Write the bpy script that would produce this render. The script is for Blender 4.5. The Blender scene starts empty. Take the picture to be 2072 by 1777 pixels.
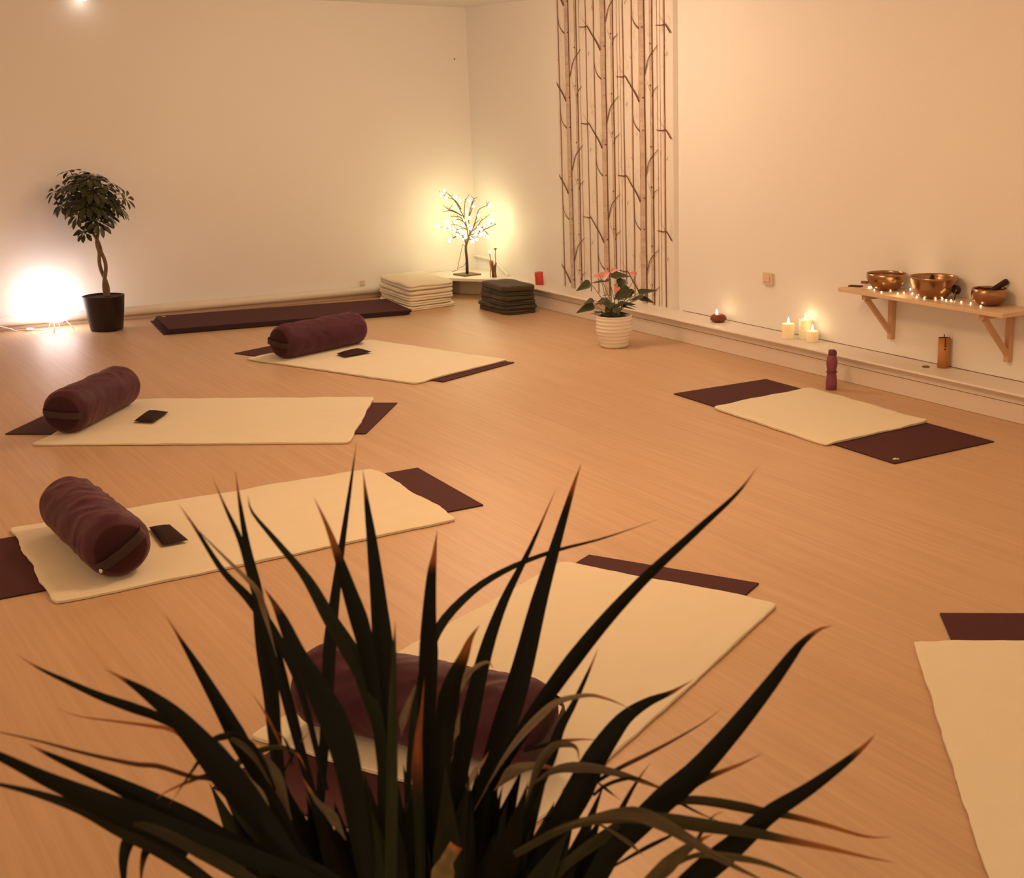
import bpy, math, random
from mathutils import Vector, Matrix, noise
S = bpy.context.scene
COL = S.collection

# ------------------------------------------------------------------ camera
W, H = 2072.0, 1777.0
F = 2558.33
CAM = Vector((-5.06, -10.08, 1.566))
PITCH, ROLL, YAW = 0.249, 0.002, 0.6641
CX, CY = 412.19, -25.2                     # optical centre off the crop's centre
FW = Vector((math.sin(YAW)*math.cos(PITCH), math.cos(YAW)*math.cos(PITCH), -math.sin(PITCH)))
_rt = Vector((math.cos(YAW), -math.sin(YAW), 0)); _up = _rt.cross(FW)
RT = math.cos(ROLL)*_rt + math.sin(ROLL)*_up
UP = -math.sin(ROLL)*_rt + math.cos(ROLL)*_up
cd = bpy.data.cameras.new('camera'); cam = bpy.data.objects.new('camera', cd); COL.objects.link(cam)
M = Matrix((RT, UP, -FW)).transposed().to_4x4(); M.translation = CAM
cam.matrix_world = M
cd.sensor_fit = 'HORIZONTAL'; cd.sensor_width = 36; cd.lens = F/W*36
cd.shift_x = -CX/W; cd.shift_y = CY/W
cd.dof.use_dof = True; cd.dof.focus_distance = 5.6; cd.dof.aperture_fstop = 16
S.camera = cam

# ------------------------------------------------------------------ light
S.view_settings.view_transform = 'Standard'; S.view_settings.look = 'None'
S.view_settings.gamma = 1; S.view_settings.use_curve_mapping = False
S.view_settings.exposure = 0.0
wd = bpy.data.worlds.new('world'); S.world = wd; wd.use_nodes = True
wd.node_tree.nodes['Background'].inputs[0].default_value = (1, .60, .32, 1)
wd.node_tree.nodes['Background'].inputs[1].default_value = 0.80
def area(name, loc, size, power, col, target=None):
    l = bpy.data.lights.new(name, 'AREA'); l.shape = 'DISK'; l.size = size; l.energy = power; l.color = col
    o = bpy.data.objects.new(name, l); COL.objects.link(o); o.location = loc
    if target: o.rotation_euler = (Vector(target)-Vector(loc)).to_track_quat('-Z', 'Y').to_euler()
    return o
def point(name, loc, r, power, col):
    l = bpy.data.lights.new(name, 'POINT'); l.shadow_soft_size = r; l.energy = power; l.color = col
    o = bpy.data.objects.new(name, l); COL.objects.link(o); o.location = loc; return o
AMB = (1, .60, .30)
point('pendant_lamp_light', (-2.6, -5.9, 2.0), .14, 57, AMB)
point('fill_light_far', (-1.35, -2.9, 2.0), .25, 52, (1, .67, .42))  # added fill without a fixture, brightens the far floor and walls
point('fill_light_side', (-6.2, -5.0, 2.0), .2, 15, AMB)  # added fill without a fixture, lifts the left side

# ------------------------------------------------------------------ helpers
def ray(px, py):
    return FW*F + RT*(px-W/2-CX) - UP*(py-H/2-CY)
def at(px, py, v=0.0, ax=2):              # pixel -> point on an axis plane
    d = ray(px, py); return CAM + d*((v-CAM[ax])/d[ax])
def atd(px, py, depth):
    return CAM + ray(px, py)*(depth/F)
def depth_of(p): return (Vector(p)-CAM).dot(FW)

class MB:
    def __init__(s): s.v=[]; s.f=[]; s.m=[]; s.sm=[]; s.c=[]
    def add(s, vs, fs, m=0, smooth=True, col=None):
        o=len(s.v); s.v+=[tuple(v) for v in vs]; s.c+=[col or (1,1,1)]*len(vs)
        for f in fs: s.f.append(tuple(i+o for i in f)); s.m.append(m); s.sm.append(smooth)
    def box(s, lo, hi, m=0):
        x0,y0,z0=lo; x1,y1,z1=hi
        s.add([(x0,y0,z0),(x1,y0,z0),(x1,y1,z0),(x0,y1,z0),(x0,y0,z1),(x1,y0,z1),(x1,y1,z1),(x0,y1,z1)],
              [(0,3,2,1),(4,5,6,7),(0,1,5,4),(1,2,6,5),(2,3,7,6),(3,0,4,7)], m, False)
    def beam(s, a, b, w, t, side, m=0):      # rectangular bar a->b, w along side vector, t across
        a=Vector(a); b=Vector(b); d=(b-a).normalized(); sd=Vector(side).normalized(); n=d.cross(sd).normalized()
        vs=[p+sd*(w/2*i)+n*(t/2*j) for p in (a,b) for i,j in ((-1,-1),(1,-1),(1,1),(-1,1))]
        s.add(vs,[(0,3,2,1),(4,5,6,7),(0,1,5,4),(1,2,6,5),(2,3,7,6),(3,0,4,7)],m,False)
    def tube(s, pts, r, n=8, m=0, cap=True, col=None):
        pts=[Vector(p) for p in pts]; k=len(pts); rs=r if isinstance(r,(list,tuple)) else [r]*k
        vs=[]; ref=None
        for i,p in enumerate(pts):
            t=(pts[min(i+1,k-1)]-pts[max(i-1,0)]).normalized()
            if ref is None:
                ref=t.orthogonal().normalized()
            ref=(ref-t*ref.dot(t)).normalized(); b=t.cross(ref)
            for j in range(n):
                a=2*math.pi*j/n; vs.append(p+(ref*math.cos(a)+b*math.sin(a))*rs[i])
        fs=[(i*n+j,i*n+(j+1)%n,(i+1)*n+(j+1)%n,(i+1)*n+j) for i in range(k-1) for j in range(n)]
        if cap: fs+=[tuple(range(n))[::-1],tuple((k-1)*n+j for j in range(n))]
        s.add(vs,fs,m,True,col)
    def lathe(s, prof, n=40, c=(0,0,0), m=0, wob=None):   # prof: list of (r,z)
        vs=[]; c=Vector(c)
        for r,z in prof:
            for j in range(n):
                a=2*math.pi*j/n; rr=r*(wob(a,z) if wob else 1)
                vs.append(c+Vector((rr*math.cos(a),rr*math.sin(a),z)))
        k=len(prof)
        fs=[(i*n+j,i*n+(j+1)%n,(i+1)*n+(j+1)%n,(i+1)*n+j) for i in range(k-1) for j in range(n)]
        s.add(vs,fs,m,True)
    def sphere(s, c, r, n=16, m=0, sq=(1,1,1)):
        vs=[];c=Vector(c)
        k=n//2
        for i in range(1,k):
            t=math.pi*i/k
            for j in range(n):
                a=2*math.pi*j/n; vs.append(c+Vector((r*sq[0]*math.sin(t)*math.cos(a),r*sq[1]*math.sin(t)*math.sin(a),r*sq[2]*math.cos(t))))
        top=len(vs); vs.append(c+Vector((0,0,r*sq[2]))); bot=len(vs); vs.append(c-Vector((0,0,r*sq[2])))
        fs=[(i*n+j,(i+1)*n+j,(i+1)*n+(j+1)%n,i*n+(j+1)%n) for i in range(k-2) for j in range(n)]
        fs+=[(top,j,(j+1)%n) for j in range(n)]+[(bot,(k-2)*n+(j+1)%n,(k-2)*n+j) for j in range(n)]
        s.add(vs,fs,m,True)
    def build(s, name, mats, parent=None, loc=None, rot=None, attr=False):
        me=bpy.data.meshes.new(name); me.from_pydata(s.v,[],s.f)
        for mt in (mats if isinstance(mats,(list,tuple)) else [mats]): me.materials.append(mt)
        me.polygons.foreach_set('material_index',s.m); me.polygons.foreach_set('use_smooth',s.sm)
        if attr:
            ca=me.color_attributes.new('Col','FLOAT_COLOR','POINT')
            ca.data.foreach_set('color',[x for c in s.c for x in (*c,1)])
        me.update()
        o=bpy.data.objects.new(name,me); COL.objects.link(o)
        if parent is not None: o.parent=parent
        if loc is not None: o.location=loc
        if rot is not None: o.rotation_euler=rot
        return o
def empty(name, loc=(0,0,0), rz=0):
    o=bpy.data.objects.new(name,None); COL.objects.link(o); o.location=loc; o.rotation_euler=(0,0,rz); o.empty_display_size=.05; return o
def tag(o,label,cat,group=None,kind=None):
    o['label']=label; o['category']=cat
    if group: o['group']=group
    if kind: o['kind']=kind
    return o
def bevel(o,w,seg=2):
    b=o.modifiers.new('bevel','BEVEL'); b.width=w; b.segments=seg; b.limit_method='ANGLE'; return o
def struct(name,mb,mt,parent=None):
    o=mb.build(name,mt,parent)
    if parent is None: o['kind']='structure'
    return o
def crom(P,n):                             # Catmull-Rom through a list of vectors
    P=[Vector(p) for p in P]; Q=[P[0]*2-P[1]]+P+[P[-1]*2-P[-2]]; out=[]; k=len(P)-1
    for i in range(n):
        u=i/(n-1)*k; j=min(int(u),k-1); t=u-j; a,b,c,d=Q[j:j+4]
        out.append(.5*((2*b)+(c-a)*t+(2*a-5*b+4*c-d)*t*t+(3*b-a-3*c+d)*t**3))
    return out

# ------------------------------------------------------------------ materials
def mat(name,col,rough=.6,metal=0,spec=.5,sheen=0,var=0,vscale=20,bump=0,bscale=200,emit=None,estr=0,sss=0,trans=0,attr=False,bdist=.002,sheen_tint=(1,1,1),ior=None):
    m=bpy.data.materials.new(name); m.use_nodes=True; nt=m.node_tree; b=nt.nodes['Principled BSDF']; L=nt.links
    b.inputs['Base Color'].default_value=(*col,1); b.inputs['Roughness'].default_value=rough; b.inputs['Metallic'].default_value=metal
    b.inputs['Specular IOR Level'].default_value=spec
    if sheen: b.inputs['Sheen Weight'].default_value=sheen; b.inputs['Sheen Roughness'].default_value=.45; b.inputs['Sheen Tint'].default_value=(*sheen_tint,1)
    if sss: b.inputs['Subsurface Weight'].default_value=sss; b.inputs['Subsurface Radius'].default_value=(.03,.02,.01); b.inputs['Subsurface Scale'].default_value=1
    if trans: b.inputs['Transmission Weight'].default_value=trans
    if ior: b.inputs['IOR'].default_value=ior
    if emit: b.inputs['Emission Color'].default_value=(*emit,1); b.inputs['Emission Strength'].default_value=estr
    tc=nt.nodes.new('ShaderNodeTexCoord')
    if attr:
        a=nt.nodes.new('ShaderNodeVertexColor'); a.layer_name='Col'; L.new(a.outputs[0],b.inputs['Base Color'])
    elif var:
        n=nt.nodes.new('ShaderNodeTexNoise'); n.inputs['Scale'].default_value=vscale; n.inputs['Detail'].default_value=4
        L.new(tc.outputs['Object'],n.inputs['Vector'])
        mx=nt.nodes.new('ShaderNodeMix'); mx.data_type='RGBA'
        mx.inputs[6].default_value=(*[c*(1-var) for c in col],1); mx.inputs[7].default_value=(*[min(1,c*(1+var)) for c in col],1)
        L.new(n.outputs['Fac'],mx.inputs[0]); L.new(mx.outputs[2],b.inputs['Base Color'])
    if bump:
        n2=nt.nodes.new('ShaderNodeTexNoise'); n2.inputs['Scale'].default_value=bscale; n2.inputs['Detail'].default_value=3
        L.new(tc.outputs['Object'],n2.inputs['Vector'])
        bp=nt.nodes.new('ShaderNodeBump'); bp.inputs['Strength'].default_value=bump; bp.inputs['Distance'].default_value=bdist
        L.new(n2.outputs['Fac'],bp.inputs['Height']); L.new(bp.outputs[0],b.inputs['Normal'])
    return m
M_wall=mat('painted_wall',(.85,.84,.82),.55,bump=.12,bscale=35,bdist=.004,spec=.35)
M_ceil=mat('ceiling_paint',(.80,.77,.74),.6,spec=.3)
M_trim=mat('white_trim',(.80,.74,.68),.45,var=.04,vscale=3)
M_board=mat('ledge_board',(.78,.70,.62),.4,var=.04,vscale=3)
M_dark=mat('dark_gap',(.10,.06,.05),.9)
M_mat=mat('rubber_mat',(.082,.027,.031),.75,var=.12,vscale=60,bump=.25,bscale=500,spec=.15)
M_matedge_shade=mat('rubber_mat_edge_shade',(.022,.009,.012),.7)  # same rubber, shade on the mat sides put into the colour
M_logo=mat('pale_print',(.75,.6,.55),.5)
M_fleece=mat('cream_fleece',(.83,.765,.60),.95,var=.03,vscale=12,bump=.5,bscale=420,sheen=.25,bdist=.0015,spec=.1)
M_dkfleece=mat('dark_olive_fleece',(.070,.055,.030),.95,var=.15,vscale=14,bump=.5,bscale=300,sheen=.2,spec=.1)
M_velvet=mat('plum_velvet',(.060,.014,.027),.6,var=.6,vscale=9,bump=.5,bscale=28,bdist=.004,sheen=.2,sheen_tint=(.8,.38,.5),spec=.25)
M_velvet_end=mat('plum_velvet_end',(.040,.010,.015),.7,sheen=.15,sheen_tint=(.9,.45,.55),spec=.2)
M_strap=mat('webbing_strap',(.030,.010,.014),.6,bump=.4,bscale=300)
M_metal=mat('metal',(.75,.72,.68),.25,metal=1)
M_pillow=mat('eye_pillow_cloth',(.035,.016,.018),.85,spec=.2)
M_blackpot=mat('charcoal_pot',(.022,.013,.011),.42,spec=.3)
M_soil=mat('soil',(.05,.035,.025),.95,bump=.8,bscale=90,bdist=.01)
M_bark=mat('bark',(.17,.10,.05),.8,var=.3,vscale=40,bump=.5,bscale=60)
M_leaf=mat('leaf',(.032,.038,.010),.42,var=.35,vscale=15)
M_leaf2=mat('anthurium_leaf',(.032,.042,.012),.35,var=.3,vscale=15)
M_stem=mat('stem',(.16,.16,.07),.5)
M_pink=mat('spathe',(.60,.22,.19),.4,var=.2,vscale=40)
M_blade=mat('dracaena_leaf',(.02,.03,.01),.5,spec=.14,attr=True)
M_whitepot=mat('white_ceramic',(.84,.78,.70),.35)
M_pine=mat('pine',(.72,.53,.36),.5,var=.12,vscale=6,bump=.1,bscale=40)
M_pine2=mat('pine_bracket',(.62,.38,.24),.55,var=.12,vscale=8)
M_brass=mat('hammered_brass',(.38,.22,.12),.27,metal=1,var=.2,vscale=18,bump=.35,bscale=45,bdist=.003)
M_blackrub=mat('black_felt',(.03,.012,.014),.8)
M_wire=mat('clear_wire',(.45,.35,.25),.5)
M_wcord=mat('white_cord',(.85,.82,.8),.5)
M_wax=mat('ivory_wax',(.92,.84,.62),.5,sss=.6,emit=(1,.66,.28),estr=.10)  # weak emission paints the flame's glow into the wax
M_flame=mat('flame',(1,.9,.6),.5,emit=(1,.82,.5),estr=22)
M_wick=mat('wick',(.02,.015,.01),.9)
M_red=mat('red_wax',(.58,.05,.04),.45)
M_bamboo=mat('amber_bamboo',(.55,.24,.07),.45,var=.2,vscale=10)
M_hole=mat('dark_inside',(.05,.015,.01),.9)
M_cord=mat('dark_cord',(.05,.015,.02),.8)
M_bottle=mat('purple_plastic',(.24,.06,.12),.35,sss=.1)
M_cap=mat('dark_purple_cap',(.14,.03,.06),.4)
M_geode=mat('lava_red_holder',(.20,.035,.02),.5)
M_geode2=mat('holder_lattice',(.40,.14,.10),.5)
M_plate=mat('switch_plate',(.70,.58,.46),.5)
M_globe=mat('lamp_globe',(1,1,1),.5,emit=(1,.85,.83),estr=7)
M_bulb=mat('led_bulb',(1,1,1),.4,emit=(1,.85,.44),estr=20)
M_fbulb=mat('fairy_bulb',(1,1,1),.4,emit=(1,.74,.42),estr=14)
M_treebark=mat('lamp_branch',(.06,.03,.015),.7)
M_plateb=mat('lamp_plate',(.16,.11,.06),.5)
M_twig=mat('dry_twig',(.22,.11,.05),.8,var=.3,vscale=50)
M_steel=mat('brass_stick',(.4,.2,.1),.35,metal=.6)
M_spot=mat('spot_glass',(1,1,1),.4,emit=(1,.92,.8),estr=5)

# floor: pale laminate, boards along y
def floor_mat():
    m=bpy.data.materials.new('laminate_floor'); m.use_nodes=True; nt=m.node_tree; b=nt.nodes['Principled BSDF']; L=nt.links; N=nt.nodes.new
    tc=N('ShaderNodeTexCoord')
    def nz(sx,sy,detail=5,rough=.6):
        mp=N('ShaderNodeMapping'); mp.inputs['Scale'].default_value=(sx,sy,1); L.new(tc.outputs['Object'],mp.inputs[0])
        n=N('ShaderNodeTexNoise'); n.inputs['Scale'].default_value=1; n.inputs['Detail'].default_value=detail; n.inputs['Roughness'].default_value=rough
        L.new(mp.outputs[0],n.inputs['Vector']); return n.outputs['Fac']
    g1=nz(55,1.2); g2=nz(9,.5,3); g3=nz(260,6,2)
    r1=N('ShaderNodeValToRGB'); r1.color_ramp.elements[0].position=.36; r1.color_ramp.elements[1].position=.66
    r1.color_ramp.elements[0].color=(.58,.385,.235,1); r1.color_ramp.elements[1].color=(.66,.455,.285,1); L.new(g1,r1.inputs[0])
    r2=N('ShaderNodeValToRGB'); r2.color_ramp.elements[0].position=.3; r2.color_ramp.elements[1].position=.7
    r2.color_ramp.elements[0].color=(.92,.90,.88,1); r2.color_ramp.elements[1].color=(1,1,1,1); L.new(g2,r2.inputs[0])
    mx=N('ShaderNodeMix'); mx.data_type='RGBA'; mx.blend_type='MULTIPLY'; mx.inputs[0].default_value=1
    L.new(r1.outputs[0],mx.inputs[6]); L.new(r2.outputs[0],mx.inputs[7])
    r3=N('ShaderNodeValToRGB'); r3.color_ramp.elements[0].position=.25; r3.color_ramp.elements[1].position=.55
    r3.color_ramp.elements[0].color=(.86,.84,.82,1); r3.color_ramp.elements[1].color=(1,1,1,1); L.new(g3,r3.inputs[0])
    mx2=N('ShaderNodeMix'); mx2.data_type='RGBA'; mx2.blend_type='MULTIPLY'; mx2.inputs[0].default_value=.4
    L.new(mx.outputs[2],mx2.inputs[6]); L.new(r3.outputs[0],mx2.inputs[7])
    L.new(mx2.outputs[2],b.inputs['Base Color'])
    b.inputs['Roughness'].default_value=.42; b.inputs['Specular IOR Level'].default_value=.45
    bp=N('ShaderNodeBump'); bp.inputs['Strength'].default_value=.10; bp.inputs['Distance'].default_value=.001; L.new(g3,bp.inputs['Height']); L.new(bp.outputs[0],b.inputs['Normal'])
    return m
M_floor=floor_mat()

# ------------------------------------------------------------------ room shell
CEIL=2.355; XR=.19; XM=.15; YS=-2.95; ZL=.164
AN=-.0175                                   # the left wall is not quite square to the right one
def wl(x,off=0): return -off - math.tan(-AN)*x*1.0
b=MB(); b.box((-9.5,-12.5,-.1),(XR,wl(-9.5)+.0,0)); struct('floor',b,M_floor)
b=MB(); b.box((-7.0,-8.6,CEIL),(.5,.5,CEIL+.1)); struct('ceiling',b,M_ceil)
b=MB(); xa,xb=XR+.02,-9.5
b.add([(xa,wl(xa),-.1),(xb,wl(xb),-.1),(xb,wl(xb)+.15,-.1),(xa,wl(xa)+.15,-.1),(xa,wl(xa),CEIL),(xb,wl(xb),CEIL),(xb,wl(xb)+.15,CEIL),(xa,wl(xa)+.15,CEIL)],
      [(0,1,2,3),(4,7,6,5),(0,4,5,1),(1,5,6,2),(2,6,7,3),(3,7,4,0)],0,False); struct('wall_left',b,M_wall)
b=MB(); b.box((XR,-12.5,-.1),(XR+.15,0,CEIL)); struct('wall_right',b,M_wall)
b=MB(); b.box((XM,YS,ZL),(XR,0,CEIL)); struct('wall_back',b,M_wall)   # shallow pier that carries the wallpaper
# ledge along the right wall
prof=[(XR,.05),(XR,ZL),(-.044,ZL),(-.053,ZL-.003),(-.056,ZL-.010),(-.050,ZL-.017),(-.034,ZL-.022),(-.016,ZL-.026),(-.011,ZL-.032),(-.010,.101),(.01,.101),(.01,.05)]
b=MB(); n=len(prof); y0,y1=-12.4,-.70
b.add([(x,y0,z) for x,z in prof]+[(x,y1,z) for x,z in prof],[(i,(i+1)%n,n+(i+1)%n,n+i) for i in range(n)]+[tuple(range(n))[::-1],tuple(range(n,2*n))],0,False)
struct('trim_1',b,M_trim)
b=MB(); b.box((-.008,-12.4,.002),(.009,-.62,.097)); struct('baseboard_right',b,M_board)
# thin dark joint where ledge meets wall, wavy
b=MB()
ys=[-3.0-i*.06 for i in range(60)]
for i in range(len(ys)-1):
    h0=.0035+.004*max(0,noise.noise((ys[i]*3,0,1))); h1=.0035+.004*max(0,noise.noise((ys[i+1]*3,0,1)))
    b.add([(XR-.001,ys[i],ZL),(XR-.001,ys[i+1],ZL),(XR-.001,ys[i+1],ZL+h1),(XR-.001,ys[i],ZL+h0),(XR+.001,ys[i],ZL),(XR+.001,ys[i+1],ZL),(XR+.001,ys[i+1],ZL+h1),(XR+.001,ys[i],ZL+h0)],[(0,3,2,1),(3,7,6,2)],0,False)
struct('trim_2',b,M_bark)
# corner platform
def prism(poly,z0,z1):
    b=MB(); n=len(poly); b.add([(x,y,z0) for x,y in poly]+[(x,y,z1) for x,y in poly],
        [(i,(i+1)%n,n+(i+1)%n,n+i) for i in range(n)]+[tuple(range(n))[::-1],tuple(range(n,2*n))],0,False); return b
struct('trim_3',prism([(XM,-.005),(-.46,-.005),(-.46,-.30),(-.30,-.465),(-.10,-.70),(XM,-.70)],ZL-.022,ZL),M_trim)
struct('trim_4',prism([(XM,-.005),(-.15,-.02),(-.15,-.26),(-.01,-.44),(-.01,-.615),(XM,-.615)],.0,ZL-.023),M_board)
# heating pipe, bracket strip along the left wall
b=MB(); b.tube([(-8.5,wl(-8.5,.036),.064),(-.17,wl(-.17,.036),.064)],.033,16); 
struct('trim_5',b,M_trim)
b=MB(); b.beam((-8.5,wl(-8.5,.006),.014),(-.17,wl(-.17,.006),.014),.026,.01,(0,0,1)); struct('baseboard_left',b,M_plate)
b=MB(); b.tube(crom([(.118,-.04,.285),(.122,-.10,.285),(.118,-.36,.278),(.116,-.42,.262),(.114,-.60,.185),(.114,-.63,.1645)],30),.012,12)
b.sphere((.118,-.04,.285),.016,12)
tag(b.build('heating_pipe',M_trim),'thin white pipe bending down the wall in the corner behind the lit tree','pipe')
# wall fittings
b=MB(); b.box((-.022,-.045,-.038),(0,.045,.038)); b.box((-.028,-.028,-.020),(-.022,.028,.020))
o=b.build('light_switch',M_plate,loc=(XR,-3.928,.49)); bevel(o,.003); tag(o,'small beige square switch on the right wall above the ledge','switch')
b=MB(); b.box((-.022,-.012,-.02),(.022,0,.02)); o=b.build('wall_outlet',M_plate,loc=(-.905,wl(-.905),.123)); bevel(o,.003); tag(o,'tiny beige outlet low on the left wall behind the blankets','outlet')
b=MB(); b.sphere((0,0,0),.006,8); o=b.build('nail',M_wick,loc=(.028,-.004,1.937)); tag(o,'tiny dark nail high in the left wall near the corner','nail')
sp=empty('ceiling_spotlight',(-2.82,.012,CEIL)); tag(sp,'small bright spotlight at the top edge of the left wall','lamp')
b=MB(); b.box((-.09,-.07,-.065),(.09,0.02,0)); b.build('housing',M_trim,sp)
b=MB(); b.box((-.035,-.06,-.088),(.02,-.01,-.065)); b.build('lamp_glass',M_spot,sp)
for sx in (-.065,.06):
    b=MB(); b.tube([(sx,-.035,-.065),(sx,-.035,-.079)],.008,8); b.build('screw',M_wick,sp)

# ------------------------------------------------------------------ wallpaper with bare birch trunks
wp=empty('wallpaper_panel',(XM-.0015,-2.18,ZL)); tag(wp,'tall cream wallpaper strip printed with bare brown tree trunks','wallpaper')
Y0,Y1=-1.455,-2.945
b=MB(); b.box((0,Y1+2.18,0.005),(.0012,Y0+2.18,CEIL-ZL-.002)); b.build('paper',mat('wallpaper_paper',(.80,.755,.70),.5,spec=.3),wp)
pr=MB(); rnd=random.Random(5)
CW=.462; VR=.69; HT=CEIL-ZL-.004
FILL=(.57,.455,.37); DARK=(.16,.06,.03); MID=(.38,.20,.12); LIGHT=(.58,.42,.30)
layer=[0]
def pquad(pts,col):                        # pts (s,z): s metres right of the left edge
    layer[0]+=1; x=-.0004-.0000015*layer[0]
    q=[(min(max(s,.0),1.487),min(max(z,.012),HT)) for s,z in pts]
    pr.add([(x,(Y0+2.18)-s,z) for s,z in q],[tuple(range(len(q)))],0,False,col)
def pline(pts,w0,w1,col,n=None):
    P=crom([(p[0],p[1],0) for p in pts],n or max(8,len(pts)*4)); k=len(P)
    for i in range(k-1):
        t=(P[i+1]-P[i]); t=t.normalized() if t.length>0 else Vector((0,1,0)); nn=Vector((-t.y,t.x,0)); a=w0+(w1-w0)*i/(k-1); c=w0+(w1-w0)*(i+1)/(k-1)
        if P[i].y>HT or P[i].y<.012 or P[i].x<-.0 or P[i].x>1.487: continue
        pquad([P[i]-nn*a/2,P[i]+nn*a/2,P[i+1]+nn*c/2,P[i+1]-nn*c/2] and [((P[i]-nn*a/2).x,(P[i]-nn*a/2).y),((P[i]+nn*a/2).x,(P[i]+nn*a/2).y),((P[i+1]+nn*c/2).x,(P[i+1]+nn*c/2).y),((P[i+1]-nn*c/2).x,(P[i+1]-nn*c/2).y)],col)
def wob(z,u,amp=.006): return amp*noise.noise((z*1.9,u*7.3,2.1))
def trunk(s,w,u,seg=70,edge=.28,fill=FILL,voff=0):
    for i in range(seg):
        z0=.012+(HT-.012)*i/seg; z1=.012+(HT-.012)*(i+1)/seg
        a0=s+wob((z0-voff)%VR if False else z0-voff,u); a1=s+wob(z1-voff,u)
        k=rnd.uniform(.88,1.1); c=tuple(x*k for x in fill)
        pquad([(a0-w/2,z0),(a0+w/2,z0),(a1+w/2,z1),(a1-w/2,z1)],c)
        pquad([(a0+w*(.5-edge),z0),(a0+w/2,z0),(a1+w/2,z1),(a1+w*(.5-edge),z1)],DARK)
        pquad([(a0-w/2,z0),(a0-w*(.5-edge*.35),z0),(a1-w*(.5-edge*.35),z1),(a1-w/2,z1)],MID)
        if w>.03 and rnd.random()<.5:
            zz=rnd.uniform(z0,z1); ww=rnd.uniform(.2,.6)*w; sx=a0+rnd.uniform(-.5,.5-ww/w)*w
            pquad([(sx,zz),(sx+ww,zz+.001),(sx+ww,zz+.004),(sx,zz+.003)],MID)
def sx_(px): return Y0-at(px,0,XM,0).y
for px,w,e in ((1170.5,.009,.35),(1247,.008,.35),(1329,.008,.35),(1253,.005,.5),(1335,.005,.5),(1128,.016,.5),(1184,.013,.5),(1200,.017,.45),(1259.5,.016,.5),(1277.5,.018,.45),(1343.5,.019,.45),
               (1163.5,.034,.30),(1237.5,.036,.30),(1317.5,.038,.30),(1146,.060,.17),(1219.5,.068,.17),(1298.5,.074,.17)):
    trunk(sx_(px),w,px*.13,edge=e,fill=FILL if w>.02 else (.62,.46,.36),voff=px*.01)
for px,py in ((1072,98),(1146,201),(1219.5,98),(1298.5,202),(1385,98)):
    s0=sx_(px); CW=.45; zf=at(px,py,XM,0).z-ZL
    for k in range(-1,5):
        z=zf-k*VR
        def pt(u,v): return (s0+(u-.5)*CW,z-v*VR)
        pline([pt(.43,.02),pt(.33,-.06),pt(.18,-.15),pt(.04,-.235),pt(-.03,-.228),pt(-.20,-.232)],.017,.006,DARK,26)
        pline([pt(.42,.0),pt(.41,-.08),pt(.36,-.15)],.005,.001,MID)
        pline([pt(.04,-.235),pt(-.08,-.30),pt(-.16,-.36)],.004,.001,MID)
        pline([pt(.44,.31),pt(.34,.27),pt(.27,.21),pt(.25,.14)],.011,.004,DARK)
        pline([pt(.57,-.24),pt(.62,-.31),pt(.69,-.40),pt(.80,-.46),pt(.93,-.52)],.012,.004,DARK)
        pline([pt(.62,-.31),pt(.61,-.40),pt(.58,-.46)],.004,.001,MID)
        pline([pt(.77,-.03),pt(.82,-.09),pt(.90,-.12),pt(.95,-.14)],.008,.002,DARK)
        pline([pt(.72,-.09),pt(.66,-.16),pt(.63,-.20)],.005,.0015,MID)
        pline([pt(.06,.06),pt(.10,.02)],.006,.003,DARK); pline([pt(.24,-.40),pt(.18,-.43)],.006,.002,MID)
        pline([pt(-.02,-.228),pt(-.05,-.18),pt(-.055,-.14)],.004,.001,MID)
        for q in range(16):
            u=rnd.uniform(0,1); v=rnd.uniform(-.5,.5); pline([pt(u,v),pt(u+rnd.uniform(-.05,.05),v-.06),pt(u+rnd.uniform(-.09,.09),v-rnd.uniform(.1,.16))],.0032,.0012,LIGHT)
        for u,v in ((.54,-.02),(.53,.30),(.735,.46),(.735,-.14)):
            a,bb=pt(u,v); pquad([(a-.011,bb),(a,bb-.006),(a+.011,bb),(a,bb+.008)],DARK)
pr.build('printed_trees',mat('wallpaper_print',(1,1,1),.55,attr=True,spec=.3),wp,attr=True)

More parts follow.
